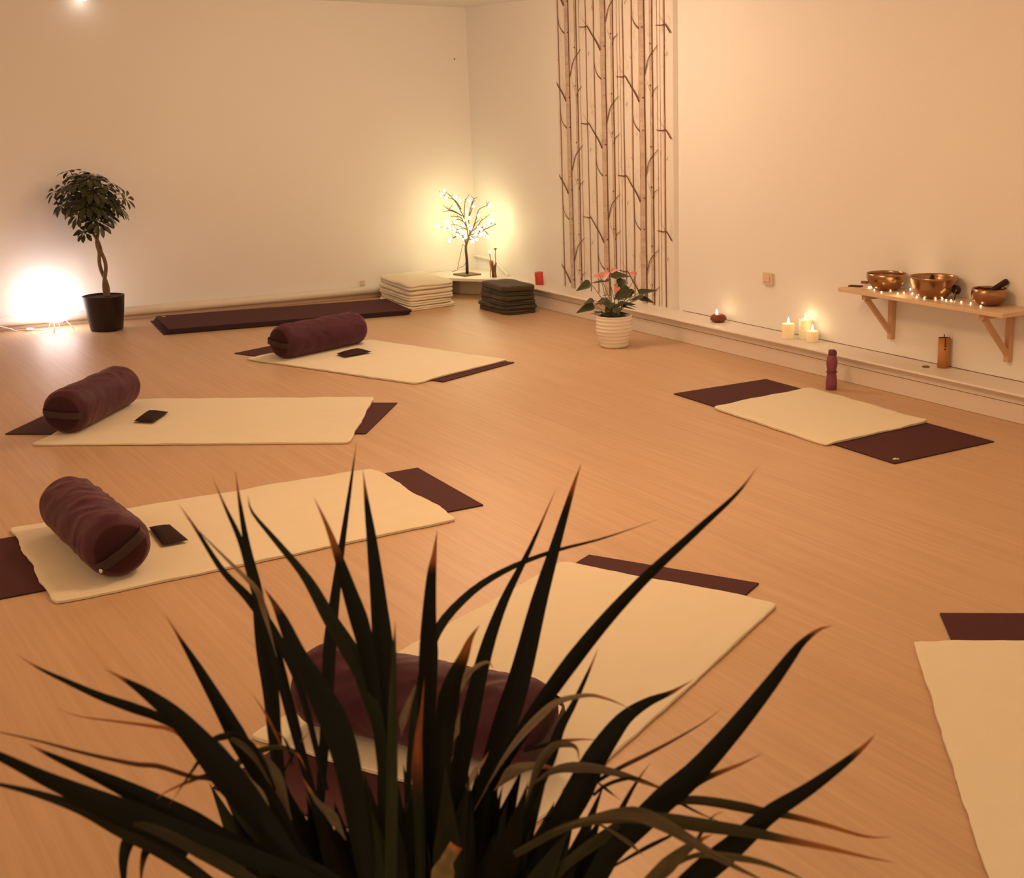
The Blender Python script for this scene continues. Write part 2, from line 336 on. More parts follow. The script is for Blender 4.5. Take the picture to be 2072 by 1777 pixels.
# ------------------------------------------------------------------ yoga mats, blankets
ML,MW,MT=1.755,.66,.006
def make_mat(pos,label,logo=None,z=0,L=ML,Wd=MW,group='yoga mats on the floor'):
    x,y,t=pos; root=MB(); root.box((0,0,0),(L,Wd,MT)); root.m=[0,0,1,1,1,1]; o=root.build('yoga_mat',[M_mat,M_matedge_shade],loc=(x,y,z+.0002),rot=(0,0,t)); bevel(o,.0015)
    tag(o,label,'mat',group)
    if logo:
        b=MB(); cx,cy=logo
        b.lathe([(0,.0004),(.011,.0004),(.011,0)],20,(cx,cy,MT))
        for k in range(3):
            a=math.radians(50+40*k); b.sphere((cx+.016*math.cos(a),cy+.016*math.sin(a),MT),.006,8,sq=(1,1,.08))
        b.build('logo',M_logo,o)
    return o
def smooth(t): t=max(0,min(1,t)); return t*t*(3-2*t)
def make_blanket(C,mpos,label,seed,wob=.010,th=.011,name='fleece_blanket',crease=None,lift=None,L=ML,mw=MW):
    C=[Vector((c[0],c[1],0)) for c in C]; nu,nv=56,40; rnd=random.Random(seed)
    mx,my,mt=mpos; ct,st=math.cos(-mt),math.sin(-mt)
    cen=sum(C,Vector())/4
    def zb(p):
        x,y=p.x-mx,p.y-my; lx,ly=ct*x-st*y,st*x+ct*y
        d=max(-lx,lx-L,-ly,ly-mw); return .0015+.0052*(1-smooth(d/.05-.1))
    def P(u,v,out=0):
        p=C[0]*(1-u)*(1-v)+C[1]*u*(1-v)+C[2]*u*v+C[3]*(1-u)*v
        e=min(u,1-u,v,1-v)
        d=(p-cen).normalized()
        # rounded corners
        q=(abs(2*u-1)**22+abs(2*v-1)**22); p=p-d*.010*max(0,q-1)
        k=wob*math.exp(-e*14)*noise.noise((p.x*5.5+seed,p.y*5.5,seed*.7)); k+=wob*.35*math.exp(-e*25)*noise.noise((p.x*23,p.y*23,seed))
        return p+d*(k+out)
    b=MB(); vs=[]
    for j in range(nv+1):
        for i in range(nu+1):
            u=i/nu; v=j/nv; u=.5-.5*math.cos(math.pi*u)*(.35)-(u-.5)*-.65 if False else u
            p=P(u,v); e=min(u,1-u,v,1-v)
            z=zb(p)+th+.0022*noise.noise((p.x*3,p.y*3,seed))+.004*math.exp(-e*30)*noise.noise((p.x*9,p.y*9,seed+3))
            if crease: z+=.006*math.exp(-((u-crease)/.010)**2)*(1+.4*noise.noise((v*4,0,1)))-.003*smooth((u-crease)/.01)
            if lift: z+=lift[2]*math.exp(-(((u-lift[0])/.07)**2+((v-lift[1])/.07)**2))
            vs.append((p.x,p.y,z))
    idx=lambda i,j:j*(nu+1)+i
    fs=[(idx(i,j),idx(i+1,j),idx(i+1,j+1),idx(i,j+1)) for j in range(nv) for i in range(nu)]
    per=[(i,0) for i in range(nu)]+[(nu,j) for j in range(nv)]+[(i,nv) for i in range(nu,0,-1)]+[(0,j) for j in range(nv,0,-1)]
    prev=[idx(*p) for p in per]; n=len(per)
    for out,fz in ((.004,.86),(.0045,.68),(.001,.5),(.0045,.32),(.003,.08),(-.004,0)):
        cur=[]
        for k,(i,j) in enumerate(per):
            p=P(i/nu,j/nv,out+.002*noise.noise((i*.3,j*.3,seed+9))); zt=vs[idx(i,j)][2]; zz=zb(p)
            cur.append(len(vs)); vs.append((p.x,p.y,zz+(zt-zz)*fz))
        fs+=[(prev[k],cur[k],cur[(k+1)%n],prev[(k+1)%n]) for k in range(n)]; prev=cur
    fs.append(tuple(prev[::-1]))
    b.add(vs,fs); o=b.build(name,M_fleece); tag(o,label,'blanket','cream blankets laid over the yoga mats'); return o
MA=(-1.002,-4.513,-1.600); MBp=(-2.556,-1.829,-1.175); MC=(-4.112,-3.244,-.652); MD=(-4.558,-5.614,-.039); ME=(-2.782,-6.435,-2.665); MF=(-2.192,-7.571,-2.239)
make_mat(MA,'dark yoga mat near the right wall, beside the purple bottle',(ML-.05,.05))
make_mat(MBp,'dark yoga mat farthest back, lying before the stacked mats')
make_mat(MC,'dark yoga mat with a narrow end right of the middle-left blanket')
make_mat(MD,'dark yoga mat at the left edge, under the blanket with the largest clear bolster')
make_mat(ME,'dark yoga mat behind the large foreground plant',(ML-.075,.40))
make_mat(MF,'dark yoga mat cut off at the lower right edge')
def fl(*a): return [at(x,y,.015) for x,y in a]
make_blanket(fl((1442,823),(1672,898),(1878,852),(1640,784)),MA,'cream blanket beside the purple bottle near the right wall',1,.007,lift=(1,1,.006))
make_blanket(fl((497,724),(840,774),(1027,727),(748,686)),MBp,'cream blanket farthest back, in front of the stacked mats',2,.008)
make_blanket(fl((63,897),(706,893),(756,802),(278,806)),MC,'cream blanket in the middle row on the left, with a bolster at its left end',3,.009)
make_blanket(fl((112,1216),(924,1048),(750,946),(21,1067)),MD,'long cream blanket under the bolster nearest the left edge',4,.012)
make_blanket(fl((1134,1137),(502,1486),(1087,1657),(1574,1219)),ME,'wide cream blanket behind the large foreground plant',5,.007)
f0=Vector((-2.43,-7.683,0)); fd=Vector((-.629,-.777,0)); fw_=Vector((.777,-.629,0))
make_blanket([f0,f0+fd*1.40,f0+fd*1.40+fw_*.88,f0+fw_*.88],MF,'cream creased blanket cut off at the lower right edge',6,.010,crease=.51)
# stack of mats by the left wall
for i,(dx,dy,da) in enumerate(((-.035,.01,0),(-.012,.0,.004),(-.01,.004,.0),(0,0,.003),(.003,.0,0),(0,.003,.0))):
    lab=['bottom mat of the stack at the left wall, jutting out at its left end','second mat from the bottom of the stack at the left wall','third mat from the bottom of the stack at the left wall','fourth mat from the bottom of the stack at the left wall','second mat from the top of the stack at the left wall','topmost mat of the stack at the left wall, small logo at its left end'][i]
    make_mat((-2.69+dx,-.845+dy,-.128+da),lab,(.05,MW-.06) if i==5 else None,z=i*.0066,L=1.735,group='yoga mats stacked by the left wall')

# ------------------------------------------------------------------ folded blanket stacks
def folded(C,z0,th,seed,mt,label,group,top=False,wave=.006,lobes=2):
    C=[Vector((c[0],c[1],0)) for c in C]; cen=sum(C,Vector())/4; nu=nv=26; b=MB(); vs=[]
    def P(u,v,out=0):
        p=C[0]*(1-u)*(1-v)+C[1]*u*(1-v)+C[2]*u*v+C[3]*(1-u)*v; d=(p-cen).normalized()
        q=abs(2*u-1)**9+abs(2*v-1)**9; p=p-d*.03*max(0,q-1)
        return p+d*(out+.010*noise.noise((p.x*7+seed*3,p.y*7,seed)))
    def top_z(u,v,p):
        z=z0+th; 
        if top: z+=wave*1.2*noise.noise((u*2.1,v*2.1,seed))+wave*1.5*math.sin(u*3.1)*math.sin(v*3.1)
        e=min(u,1-u,v,1-v); return z-.006*math.exp(-e*22)
    for j in range(nv+1):
        for i in range(nu+1):
            u,v=i/nu,j/nv; p=P(u,v); vs.append((p.x,p.y,top_z(u,v,p)))
    idx=lambda i,j:j*(nu+1)+i
    fs=[(idx(i,j),idx(i+1,j),idx(i+1,j+1),idx(i,j+1)) for j in range(nv) for i in range(nu)]
    per=[(i,0) for i in range(nu)]+[(nu,j) for j in range(nv)]+[(i,nv) for i in range(nu,0,-1)]+[(0,j) for j in range(nv,0,-1)]
    prev=[idx(*p) for p in per]; n=len(per); rings=[]
    K=lobes*6
    for k in range(1,K+1):
        f=1-k/K; ph=(f*lobes)%1; rings.append((.013*math.sin(math.pi*ph)**.6-.002 if 0<ph<1 else -.004,f))
    for out,fz in rings:
        cur=[]
        for i,j in per:
            a=.45+.55*smooth(.5+1.2*noise.noise((i*.12,j*.12,seed+5)))
            p=P(i/nu,j/nv,out*a+.004*noise.noise((i*.25,j*.25,seed+fz*2))); zt=vs[idx(i,j)][2]
            cur.append(len(vs)); vs.append((p.x,p.y,z0+(zt-z0)*fz))
        fs+=[(prev[k],cur[k],cur[(k+1)%n],prev[(k+1)%n]) for k in range(n)]; prev=cur
    fs.append(tuple(prev[::-1])); b.add(vs,fs); o=b.build('folded_blanket',mt); tag(o,label,'blanket',group); return o
rnd=random.Random(8)
WB=[(-.845,-.17),(-.905,-.90),(-.49,-.835),(-.43,-.13)]
z=.0005; ord5=['bottom','second from the bottom','middle','second from the top','topmost']
for i,th in enumerate((.034,.040,.042,.040,.052)):
    k=(0,.012,.004,.01,.004)[i]; q=[(x+rnd.uniform(-.01,.01)+(.012 if x<-.6 else -.01)*k*60*.05,y+rnd.uniform(-.01,.01)) for x,y in WB]
    if i==0: q=[(x-.012 if x<-.6 else x+.008,y-.006) for x,y in WB]
    folded(q,z,th-.001,20+i,M_fleece,'cream folded blanket, %s of the white stack by the corner'%ord5[i],'folded cream blankets',top=(i==4),wave=.010,lobes=2 if i!=3 else 1); z+=th
BB=[(-.395,-1.09),(-.415,-1.54),(-.145,-1.56),(-.125,-1.11)]
z=.0005; ord6=['bottom','second from the bottom','third from the bottom','third from the top','second from the top','topmost']
for i in range(6):
    th=.036 if i<5 else .040; q=[(x-.0+rnd.uniform(-.014,.008),y+rnd.uniform(-.012,.012)) for x,y in BB]
    if i<2: q[0]=(q[0][0]-.02,q[0][1])
    folded(q,z,th-.001,40+i,M_dkfleece,'dark olive folded blanket, %s of the dark stack'%ord6[i],'folded dark blankets',top=(i==5),wave=.007,lobes=1 if i%2 else 2); z+=th

# ------------------------------------------------------------------ bolsters
def make_bolster(x,y,t,z,side,hang,label,seed,zi=1):
    R,L=.108,.672; root_m=MB(); nu,nv=110,72; vs=[]
    prof=[]                                    # (axial pos, radius factor)
    edge=.055
    for i in range(nu+1):
        s=-L/2+L*i/nu; prof.append(s)
    ring=[(-L/2-.016,.0),(-L/2-.014,.3),(-L/2-.010,.52),(-L/2-.003,.70)]+[(s,None) for s in prof]+[(L/2+.003,.70),(L/2+.010,.52),(L/2+.014,.3),(L/2+.016,.0)]
    for s,rf in ring:
        for j in range(nv):
            a=2*math.pi*j/nv
            if rf is None:
                d=min(L/2-s,L/2+s); rr=R*(1-.24*(1-min(1,d/edge))**2.4)
                up=smooth((math.sin(a)+.75)/1.2)
                w=noise.noise((s*11+1.5*math.sin(a+seed)+.8*noise.noise((s*5,a,seed)),math.cos(a)*1.5,seed)); w2=noise.noise((s*26+2*math.cos(a*1.0+seed),math.sin(a)*2.6,seed+4))
                m=smooth(d/.07)
                rr+=m*(.0072*(abs(w)*-1.6+.35)*(.35+up)+.0018*w2)
                rr+=.0026*math.exp(-((d-.004)/.004)**2)     # piped seam
            else: rr=R*rf
            yy=rr*math.cos(a); zz=rr*math.sin(a)
            if zz<-R*.955: zz=-R*.955
            vs.append((s,yy,zz))
    k=len(ring); fs=[]; ms=[]
    for i in range(k-1):
        for j in range(nv): fs.append((i*nv+j,i*nv+(j+1)%nv,(i+1)*nv+(j+1)%nv,(i+1)*nv+j)); ms.append(1 if i<4 or i>=k-5 else 0)
    b=MB(); b.add(vs,fs); b.m=ms
    o=b.build('bolster',[M_velvet,M_velvet_end],loc=(x,y,z+R*.955),rot=(0,0,t)); tag(o,label,'bolster','plum velvet bolsters')
    h=MB(); ca,sa=math.cos(hang),math.sin(hang); P=[]
    for i in range(17):
        q=-1+2*i/16; rr=R*(.97 if i in(0,16) else .9)*q; off=.022+.012*(1-q*q)-.035*abs(q)**6
        if i in (0,16): off=-.045
        P.append(Vector((side*(L/2+off),rr*ca,rr*sa)))
    wv=Vector((0,-sa,ca))
    vs=[]; 
    for p in P:
        for e1,e2 in ((-1,0),(1,0),(1,1),(-1,1)): vs.append(p+wv*.016*e1+Vector((side*.003*e2,0,0)))
    fs=[(i*4+j,i*4+(j+1)%4,(i+1)*4+(j+1)%4,(i+1)*4+j) for i in range(16) for j in range(4)]
    h.add(vs,fs,0,False); h.build('handle',M_strap,o)
    zp=MB(); q=P[zi]+Vector((side*.006,0,-.012)); zp.sphere(q,.0065,10,sq=(.6,1,1.3)); zp.build('zip_pull',M_metal,o)
    return o
make_bolster(-2.104,-2.148,.383,.019,-1,math.radians(188),'plum velvet bolster farthest back, in front of the mat stack',1)
make_bolster(-3.694,-3.227,.924,.019,-1,math.radians(186),'plum velvet bolster in the middle row, on the left side below the white lamp',2)
make_bolster(-4.174,-5.366,-1.536,.019,1,math.radians(212),'plum velvet bolster at the left edge, nearest one not hidden by leaves',3,15)
make_bolster(-3.858,-7.364,-1.034,.019,1,math.radians(200),'plum velvet bolster half hidden behind the foreground plant leaves',4)

def eye_pillow(px,z,label,seed):
    C=[at(x,y,z+.012) for x,y in px]; b=MB(); n=14; vs=[]; c0=sum(C,Vector())/4
    for sgn in (1,-1):
        for j in range(n+1):
            for i in range(n+1):
                u,v=i/n,j/n; p=C[0]*(1-u)*(1-v)+C[1]*u*(1-v)+C[2]*u*v+C[3]*(1-u)*v
                h=.011*((1-(2*u-1)**4)*(1-(2*v-1)**4))**.6
                vs.append((p.x,p.y,z+.010+ (h if sgn>0 else -h*.75)+ (0.0012*noise.noise((u*4,v*4,seed)) if sgn>0 else 0)))
    m=(n+1)**2
    fs=[(j*(n+1)+i,j*(n+1)+i+1,(j+1)*(n+1)+i+1,(j+1)*(n+1)+i) for j in range(n) for i in range(n)]
    fs+=[tuple(m+q for q in f[::-1]) for f in fs]
    b.add(vs,fs); o=b.build('eye_pillow',M_pillow); tag(o,label,'pillow','dark eye pillows'); return o
eye_pillow([(271,851),(310,854),(341,833),(302,829)],.0195,'small dark eye pillow on the middle-left blanket, right of its bolster',1)
eye_pillow([(681,715),(697,721),(752,711),(724,704)],.0195,'small dark eye pillow on the farthest blanket, below its bolster',2)
eye_pillow([(301,1066),(329,1101),(381,1092),(343,1060)],.0195,'small dark eye pillow touching the bolster on the nearest left blanket',3)

# ------------------------------------------------------------------ white globe lamp by left wall
lc=atd(107,609,8.98); lx,ly=lc.x,lc.y; lamp=empty('globe_lamp',(lx,ly,0)); tag(lamp,'glowing round white lamp on thin wire legs by the left wall','lamp')
b=MB(); b.sphere((0,0,.195),.148,20,sq=(1,1,.97)); b.build('shade',M_globe,lamp)
for px,py in ((98.5,667),(110,675),(150.5,667),(122,664)):
    p=at(px,py,0); q=Vector((p.x-lx,p.y-ly,0)); q.y=min(q.y,.12); b=MB(); b.tube([q+Vector((0,0,.003)),q*.55+Vector((0,0,.075))],.0032,8); b.build('leg',M_wcord,lamp)
b=MB(); pts=[(-.02,.07,.04),(-.06,.13,.006),(-.13,.15,.006),(-.25,.14,.006),(-.34,.11,.006),(-.46,.13,.01),(-.60,.14,.05),(-.75,.12,.09)]
pts=[at(100,664,.01),at(85,667.5,.005),at(60,668.5,.005),at(40,668,.005),at(22,664,.005),at(8,656,.02),at(-40,640,.06)]
pts=[Vector((p.x-lx,min(p.y,wl(p.x)-.09)-ly,p.z)) for p in pts]
b.tube(crom(pts,40),.004,8); b.build('power_cord',M_wcord,lamp)
p=pts[2]; b=MB(); b.sphere((p.x,p.y,.012),.03,12,sq=(1,.4,.38)); b.build('inline_switch',M_wcord,lamp)

# ------------------------------------------------------------------ umbrella plant in dark pot
px0=Vector((-2.985,-.375,0)); t=empty('umbrella_plant',px0); tag(t,'small umbrella tree with twisted trunk in a charcoal pot by the white lamp','plant')
def sqwob(a,z): return 1+.07*(abs(math.cos(2*a))**2-.5)*1.0
b=MB(); b.lathe([(0,.0),(.098,.0),(.104,.008),(.120,.12),(.134,.245),(.136,.25),(.128,.25),(.124,.236),(.0,.236)],48,wob=sqwob); b.build('pot',M_blackpot,t)
b=MB(); b.lathe([(.0,.240),(.121,.238)],32); b.build('soil',M_soil,t)
b=MB()
cl=crom([atd(217,600,8.99)-px0,atd(211,560,8.98)-px0,atd(205,520,8.97)-px0,atd(196,485,8.97)-px0,atd(190,455,8.97)-px0,atd(183,420,8.97)-px0],60)
for ph in (0,math.pi):
    P=[]; 
    for i,p in enumerate(cl):
        u=i/59; r=.020*abs(math.sin(u*math.pi*2.2))+.006; a=ph+u*7.5
        P.append(p+Vector((r*math.cos(a),r*math.sin(a),0)))
    b.tube(P,[.014-.005*i/59 for i in range(60)],10)
b.build('trunk',M_bark,t)
rnd=random.Random(12)
def leaflet(b,base,d,nrm,L,w,m=0,droop=.25,n=5,col=None,shape=None):
    d=Vector(d).normalized(); s=d.cross(nrm).normalized(); nn=s.cross(d).normalized(); vs=[]
    for i in range(n+1):
        u=i/n; ww=(shape(u) if shape else math.sin(math.pi*(.06+.94*u)**.75)**.8)*w/2
        if i==n: ww=w*.02
        c=Vector(base)+d*(L*u)-Vector((0,0,1))*(droop*L*u*u)
        vs+=[c-s*ww+nn*ww*.25,c,c+s*ww+nn*ww*.25]
    fs=[]
    for i in range(n): fs+=[(3*i,3*i+1,3*i+4,3*i+3),(3*i+1,3*i+2,3*i+5,3*i+4)]
    b.add(vs,fs,m,True,col)
b=MB()
def umbel(c,axis,scale=1):
    axis=axis.normalized(); s=axis.orthogonal().normalized(); q=axis.cross(s)
    a0=rnd.random()*6
    k=rnd.choice((7,8,8,9))
    for i in range(k):
        a=a0+2*math.pi*i/k; d=s*math.cos(a)+q*math.sin(a)+axis*rnd.uniform(-.15,.25)
        leaflet(b,c+d.normalized()*.014,d,axis,rnd.uniform(.068,.095)*scale,.036*scale,droop=rnd.uniform(.1,.4),n=6,shape=lambda u:(min(1,(u+.05)/.55)**1.3)*(1-max(0,(u-.62)/.40)**2.6))
crown=atd(180,402,8.90)-px0
tw=MB()
targets=[]
for i in range(44):
    for _ in range(60):
        v=Vector((rnd.gauss(0,1),rnd.gauss(0,1),rnd.gauss(0,1))).normalized()*(rnd.random()**.35)
        p=Vector((v.x*.225,v.y*.20,v.z*.20))
        if all((p-q).length>.078 for q in targets): break
    targets.append(p)
extra=[(150,345),(160,352),(175,348),(192,345),(105,380),(150,405),(250,385),(262,395),(118,410),(178,465),(138,335),(170,470),(205,450),(250,420)]
for e in extra: targets.append(atd(e[0],e[1]+6,8.90+rnd.uniform(-.1,.1))-px0-crown)
for p in targets:
    r=p.length; c=crown+p*.92; ax=(p*Vector((1,1,.6)).length*.0+Vector((p.x*1.0,p.y*1.0,.10+max(0,p.z)*1.2)))
    if ax.length<1e-3: ax=Vector((0,0,1))
    umbel(c,ax,1.0 if r<.2 else .85)
    tw.tube([crown+Vector((0,0,-.12+.3*p.z)),crown+p*.5+Vector((0,0,.0)),c],.003,5)
b.build('foliage',M_leaf,t); tw.build('twigs',M_bark,t)

# ------------------------------------------------------------------ anthurium in ribbed white pot
wp0=Vector((-.462,-3.105,0)); t=empty('anthurium',wp0); tag(t,'anthurium with pink flowers in a ribbed white pot on the floor','plant')
prof=[(0,0),(.082,0),(.090,.006)]
for i in range(33):
    u=i/32; r=.092+.030*math.sin(u*math.pi*.62)**1.0; r=.092+.028*min(1,u*1.9); prof.append((r+.0028*math.sin(u*math.pi*2*8),.01+.195*u))
prof+=[(.121,.212),(.116,.214),(.111,.205),(.108,.185),(0,.185)]
b=MB(); b.lathe(prof,56); b.build('pot',M_whitepot,t)
b=MB(); b.lathe([(0,.192),(.107,.189)],32); b.build('soil',M_soil,t)
D0=depth_of((-.46,-3.1,.25)); rnd=random.Random(3)
def cp(x,y,dd=0): return atd(1040+x/5.18,540+y/5.18,D0+dd)-wp0
heart=lambda u:(min(1,(u+.08)/.22)**.6)*(1-max(0,(u-.2)/.8))**.8
fo=MB(); stm=MB()
leaves=[((800,168),(650,246),62),((835,400),(652,476),66),((835,350),(728,388),50),((1000,140),(800,165),38),((1010,95),(1215,92),85),((1150,130),(1085,300),80),
 ((1220,250),(1045,330),95),((1305,275),(1505,238),60),((1355,310),(1205,350),50),((1320,330),(1475,374),56),((1000,360),(850,388),44),((1090,395),(1275,388),54),((1110,410),(1000,440),60),
 ((950,505),(832,458),36),((930,520),(835,487),30),((1060,500),(1195,488),50),((960,370),(1010,420),60),((1250,240),(1215,300),40),((1080,520),(1180,510),46),((1000,500),(930,520),46),((1030,450),(1100,380),50)]
for (bx,by),(tx,ty),w in leaves:
    dd=rnd.uniform(-.08,.08); a=cp(bx,by,dd); e=cp(tx,ty,dd+rnd.uniform(-.05,.05)); nrm=Vector((-.3,-.45,.85)) if abs(ty-by)<60 else Vector((-.6,-.7,.4))
    leaflet(fo,a,e-a,nrm,(e-a).length,w/5.18/303*1.6,droop=.05,n=9,shape=heart)
    root=Vector((rnd.uniform(-.04,.04),rnd.uniform(-.04,.04),.19)); mid=(root+a)/2+Vector((0,0,.02))+(a-root)*.1*Vector((0,0,0)).length
    stm.tube(crom([root,mid,a],10),.0022,6)
for i in range(14):
    a_=rnd.uniform(0,6.28); r_=rnd.uniform(.04,.10); a=Vector((r_*math.cos(a_),r_*math.sin(a_),rnd.uniform(.23,.34))); d=Vector((math.cos(a_),math.sin(a_),rnd.uniform(-.35,.1)))
    leaflet(fo,a,d,Vector((d.x*.3,d.y*.3,1)),rnd.uniform(.07,.11),rnd.uniform(.045,.065),droop=.1,n=9,shape=heart); stm.tube(crom([Vector((a.x*.3,a.y*.3,.19)),(a+Vector((a.x*.3,a.y*.3,.19)))/2,a],8),.002,6)
fo.build('foliage',M_leaf2,t)
for (bx,by),(tx,ty),w in (((905,100),(828,92),40),((915,118),(1005,60),70),((1010,45),(1090,28),44),((1285,78),(1205,62),40),((1090,205),(1055,285),46)):
    dd=rnd.uniform(-.05,.03); a=cp(bx,by,dd); e=cp(tx,ty,dd); f=MB(); leaflet(f,a,e-a,Vector((-.5,-.6,.6)),(e-a).length,w/5.18/303*1.6,droop=.02,n=9,shape=heart)
    o=f.build('flower',M_pink,t); root=Vector((rnd.uniform(-.03,.03),rnd.uniform(-.03,.03),.19)); stm.tube(crom([root,(root+a)/2,a],10),.0022,6)
    s=MB(); m=a+(e-a)*.15; s.tube([m,m+Vector((-.004,-.004,.028))],[.003,.0015],6); s.build('spadix',M_pine,o)
stm.build('stems',M_stem,t)

# ------------------------------------------------------------------ lit branch tree on corner platform
tb=Vector((-.115,-.335,ZL)); t=empty('branch_tree_lamp',tb); tag(t,'small bare tree lamp with glowing ball bulbs on the corner shelf','lamp')
b=MB(); b.box((-.085,-.085,.0),(.085,.085,.012)); o=b.build('base',M_plateb,t,rot=(0,0,math.radians(8))); bevel(o,.002)
TD=depth_of(tb+Vector((0,0,.3)))-.02
def tp(x,y,dd=0): return atd(740+x/5.18,360+y/5.18,TD+dd)-tb
b=MB(); rnd=random.Random(7)
b.tube(crom([Vector((.0,0,.01)),tp(1060,860),tp(1050,730),tp(1075,640),tp(1095,580)],24),[.013-.005*i/23 for i in range(24)],8)
branches=[[(1055,720),(1040,660),(1010,600),(950,570),(880,535),(760,510)],[(1060,690),(1000,600),(930,620),(895,635)],[(1000,600),(940,620),(880,662)],
 [(1075,640),(1060,520),(1030,420),(970,300),(900,200),(830,140)],[(1000,330),(940,240),(860,205),(795,175)],[(1010,400),(930,350),(870,330),(830,305)],[(960,370),(890,345),(810,355)],
 [(1060,520),(1000,420),(940,405),(890,405)],[(1040,470),(990,440),(950,440)],[(1030,420),(1035,320),(1045,220)],[(1095,590),(1080,450),(1090,350),(1130,230),(1165,205)],[(1085,400),(1120,300),(1110,250)],
 [(1095,580),(1170,510),(1210,450),(1240,430),(1300,380)],[(1120,545),(1160,420),(1190,330),(1275,290)],[(1100,600),(1180,570),(1250,560),(1290,600)],[(1180,560),(1250,500),(1330,480)],[(1190,565),(1290,520),(1370,485)],
 [(1090,600),(1130,630),(1165,645)],[(1080,640),(1110,650),(1125,670)],[(1060,650),(1030,640),(1045,615)],[(1060,540),(990,510),(930,490),(870,500)],[(1030,520),(980,540),(930,545)],[(1090,560),(1150,580),(1210,600)],[(1095,590),(1130,520),(1150,480)]]
for br in branches:
    dd=rnd.uniform(-.10,.06); k=len(br)
    P=crom([tp(x,y,dd*i/(k-1)) for i,(x,y) in enumerate(br)],5*k); b.tube(P,[.0048-.0028*i/(5*k-1) for i in range(5*k)],6)
    for _ in range(2):
        p=P[rnd.randrange(len(P)//2,len(P))]; b.tube([p,p+Vector((rnd.uniform(-.04,.04),rnd.uniform(-.04,.03),rnd.uniform(0,.05)))],.0018,5)
b.build('branches',M_treebark,t)
bulbs=[(825,135),(795,175),(845,205),(945,205),(985,240),(1090,240),(1060,350),(1085,420),(1035,445),(1180,395),(1130,300),(940,310),(760,508),(825,525),(885,535),(930,547),(940,470),(970,515),(990,550),(960,600),(995,605),(1030,570),(1045,615),(1028,645),(895,632),(877,663),(1080,500),(1100,530),(1093,605),(1130,575),(1155,595),(1168,560),(1185,520),(1210,545),(1200,600),(1215,590),(1240,580),(1280,618),(1125,640),(1120,670),(1165,645),(1250,500),(1290,480),(1330,450),(1300,290),(1330,380),(1390,490),(1290,440),(870,490),(850,460),(1020,500),(1010,580)]
for x,y in bulbs:
    if x>1340: continue
    s=MB(); s.sphere(tp(x,y,rnd.uniform(-.10,.06) if x<1200 else rnd.uniform(-.2,-.12)),.0125,10); s.build('bulb',M_bulb,t)
b=MB(); b.tube(crom([tp(1050,740),tp(1020,700),tp(990,820),tp(965,940),tp(960,965),tp(905,985,.05)],40),.0022,6); b.tube(crom([tp(1050,880),tp(1030,920),tp(965,950)],16),.0018,6); b.build('power_cord',M_bark,t)
TL=(1,.80,.34)

# bundle of dried sticks
sb=at(998,561,ZL); sb=Vector((min(sb.x,.08),sb.y,ZL)); t=empty('dried_stick_bundle',sb); tag(t,'bundle of dried brown sticks standing in the corner beside the lit tree','decoration')
b=MB(); rnd=random.Random(2)
for i in range(26):
    a=rnd.random()*6.28; r=.028*rnd.random()**.5; h=rnd.uniform(.09,.145); p=Vector((r*math.cos(a),r*math.sin(a),.0))
    b.tube(crom([p,p*.85+Vector((0,0,h*.5)),p*1.25+Vector((rnd.uniform(-.012,.012),rnd.uniform(-.012,.012),h))],6),.0032,5)
b.build('twigs',M_twig,t)
D1=depth_of(sb)
def kp(x,y): return atd(880+x/6.907,480+y/6.907,D1)-sb
b=MB(); b.tube(crom([kp(800,500)*1.0,kp(785,380),kp(775,300),kp(764,222)],12),.0042,6); b.build('tall_stick',M_steel,t)
b=MB(); b.sphere(kp(762,210),.009,10); b.build('bulb_tip',M_fbulb,t)
b=MB(); b.tube(crom([kp(850,520),kp(848,360),kp(845,180)],12),.0036,6); b.build('tall_stick',M_steel,t)
b=MB(); c=kp(845,165); b.lathe([(.002,-.018),(.004,-.01),(.013,.004),(.014,.006),(.0,.004)],16,c); b.build('funnel_tip',M_twig,t)

# ------------------------------------------------------------------ things on the ledge
def pillar(px,py,toppy,rpx,label,group,name='pillar_candle'):
    p=at(px,py,ZL); d=depth_of(p); k=F/d; h=(py-toppy)/k*1.0; r=rpx/k; c=Vector((min(p.x+r*.6,XR-r-.012),p.y,ZL))
    o=empty(name,c); tag(o,label,'candle',group)
    b=MB(); b.lathe([(0,0),(r*.97,0),(r,.003),(r,h-.003),(r*.96,h),(r*.85,h-.001),(r*.7,h-.005),(0,h-.007)],32); b.build('wax',M_wax,o)
    b=MB(); b.tube([(0,0,h-.008),(.001,0,h+.006)],.0012,6); b.build('wick',M_wick,o)
    b=MB(); b.lathe([(.0,0),(.0045,.005),(.0065,.012),(.005,.022),(.0022,.033),(0,.040)],14,(0,0,h+.001)); b.build('flame',M_flame,o)
    point('candle_flame_light',tuple(c+Vector((0,0,h+.02))),.008,.12,(1,.68,.3)); return o
G='lit ivory pillar candles on the ledge'
pillar(1589,686,655,12.5,'lit ivory pillar candle, leftmost of the three on the ledge',G)
pillar(1625,686,647,13,'lit ivory pillar candle, tallest and rear of the three on the ledge',G)
pillar(1638,692,670,12.5,'lit ivory pillar candle, short front one at the right of the three',G)
# red candle
p=at(1092,576,ZL); c=Vector((min(p.x,.09),p.y,ZL)); b=MB(); b.lathe([(0,0),(.031,0),(.033,.003),(.034,.098),(.031,.102),(.022,.099),(0,.097)],32); o=b.build('red_candle',M_red,loc=c,rot=(0,math.radians(-3),0)); tag(o,'short red pillar candle on the ledge behind the dark blanket stack','candle')
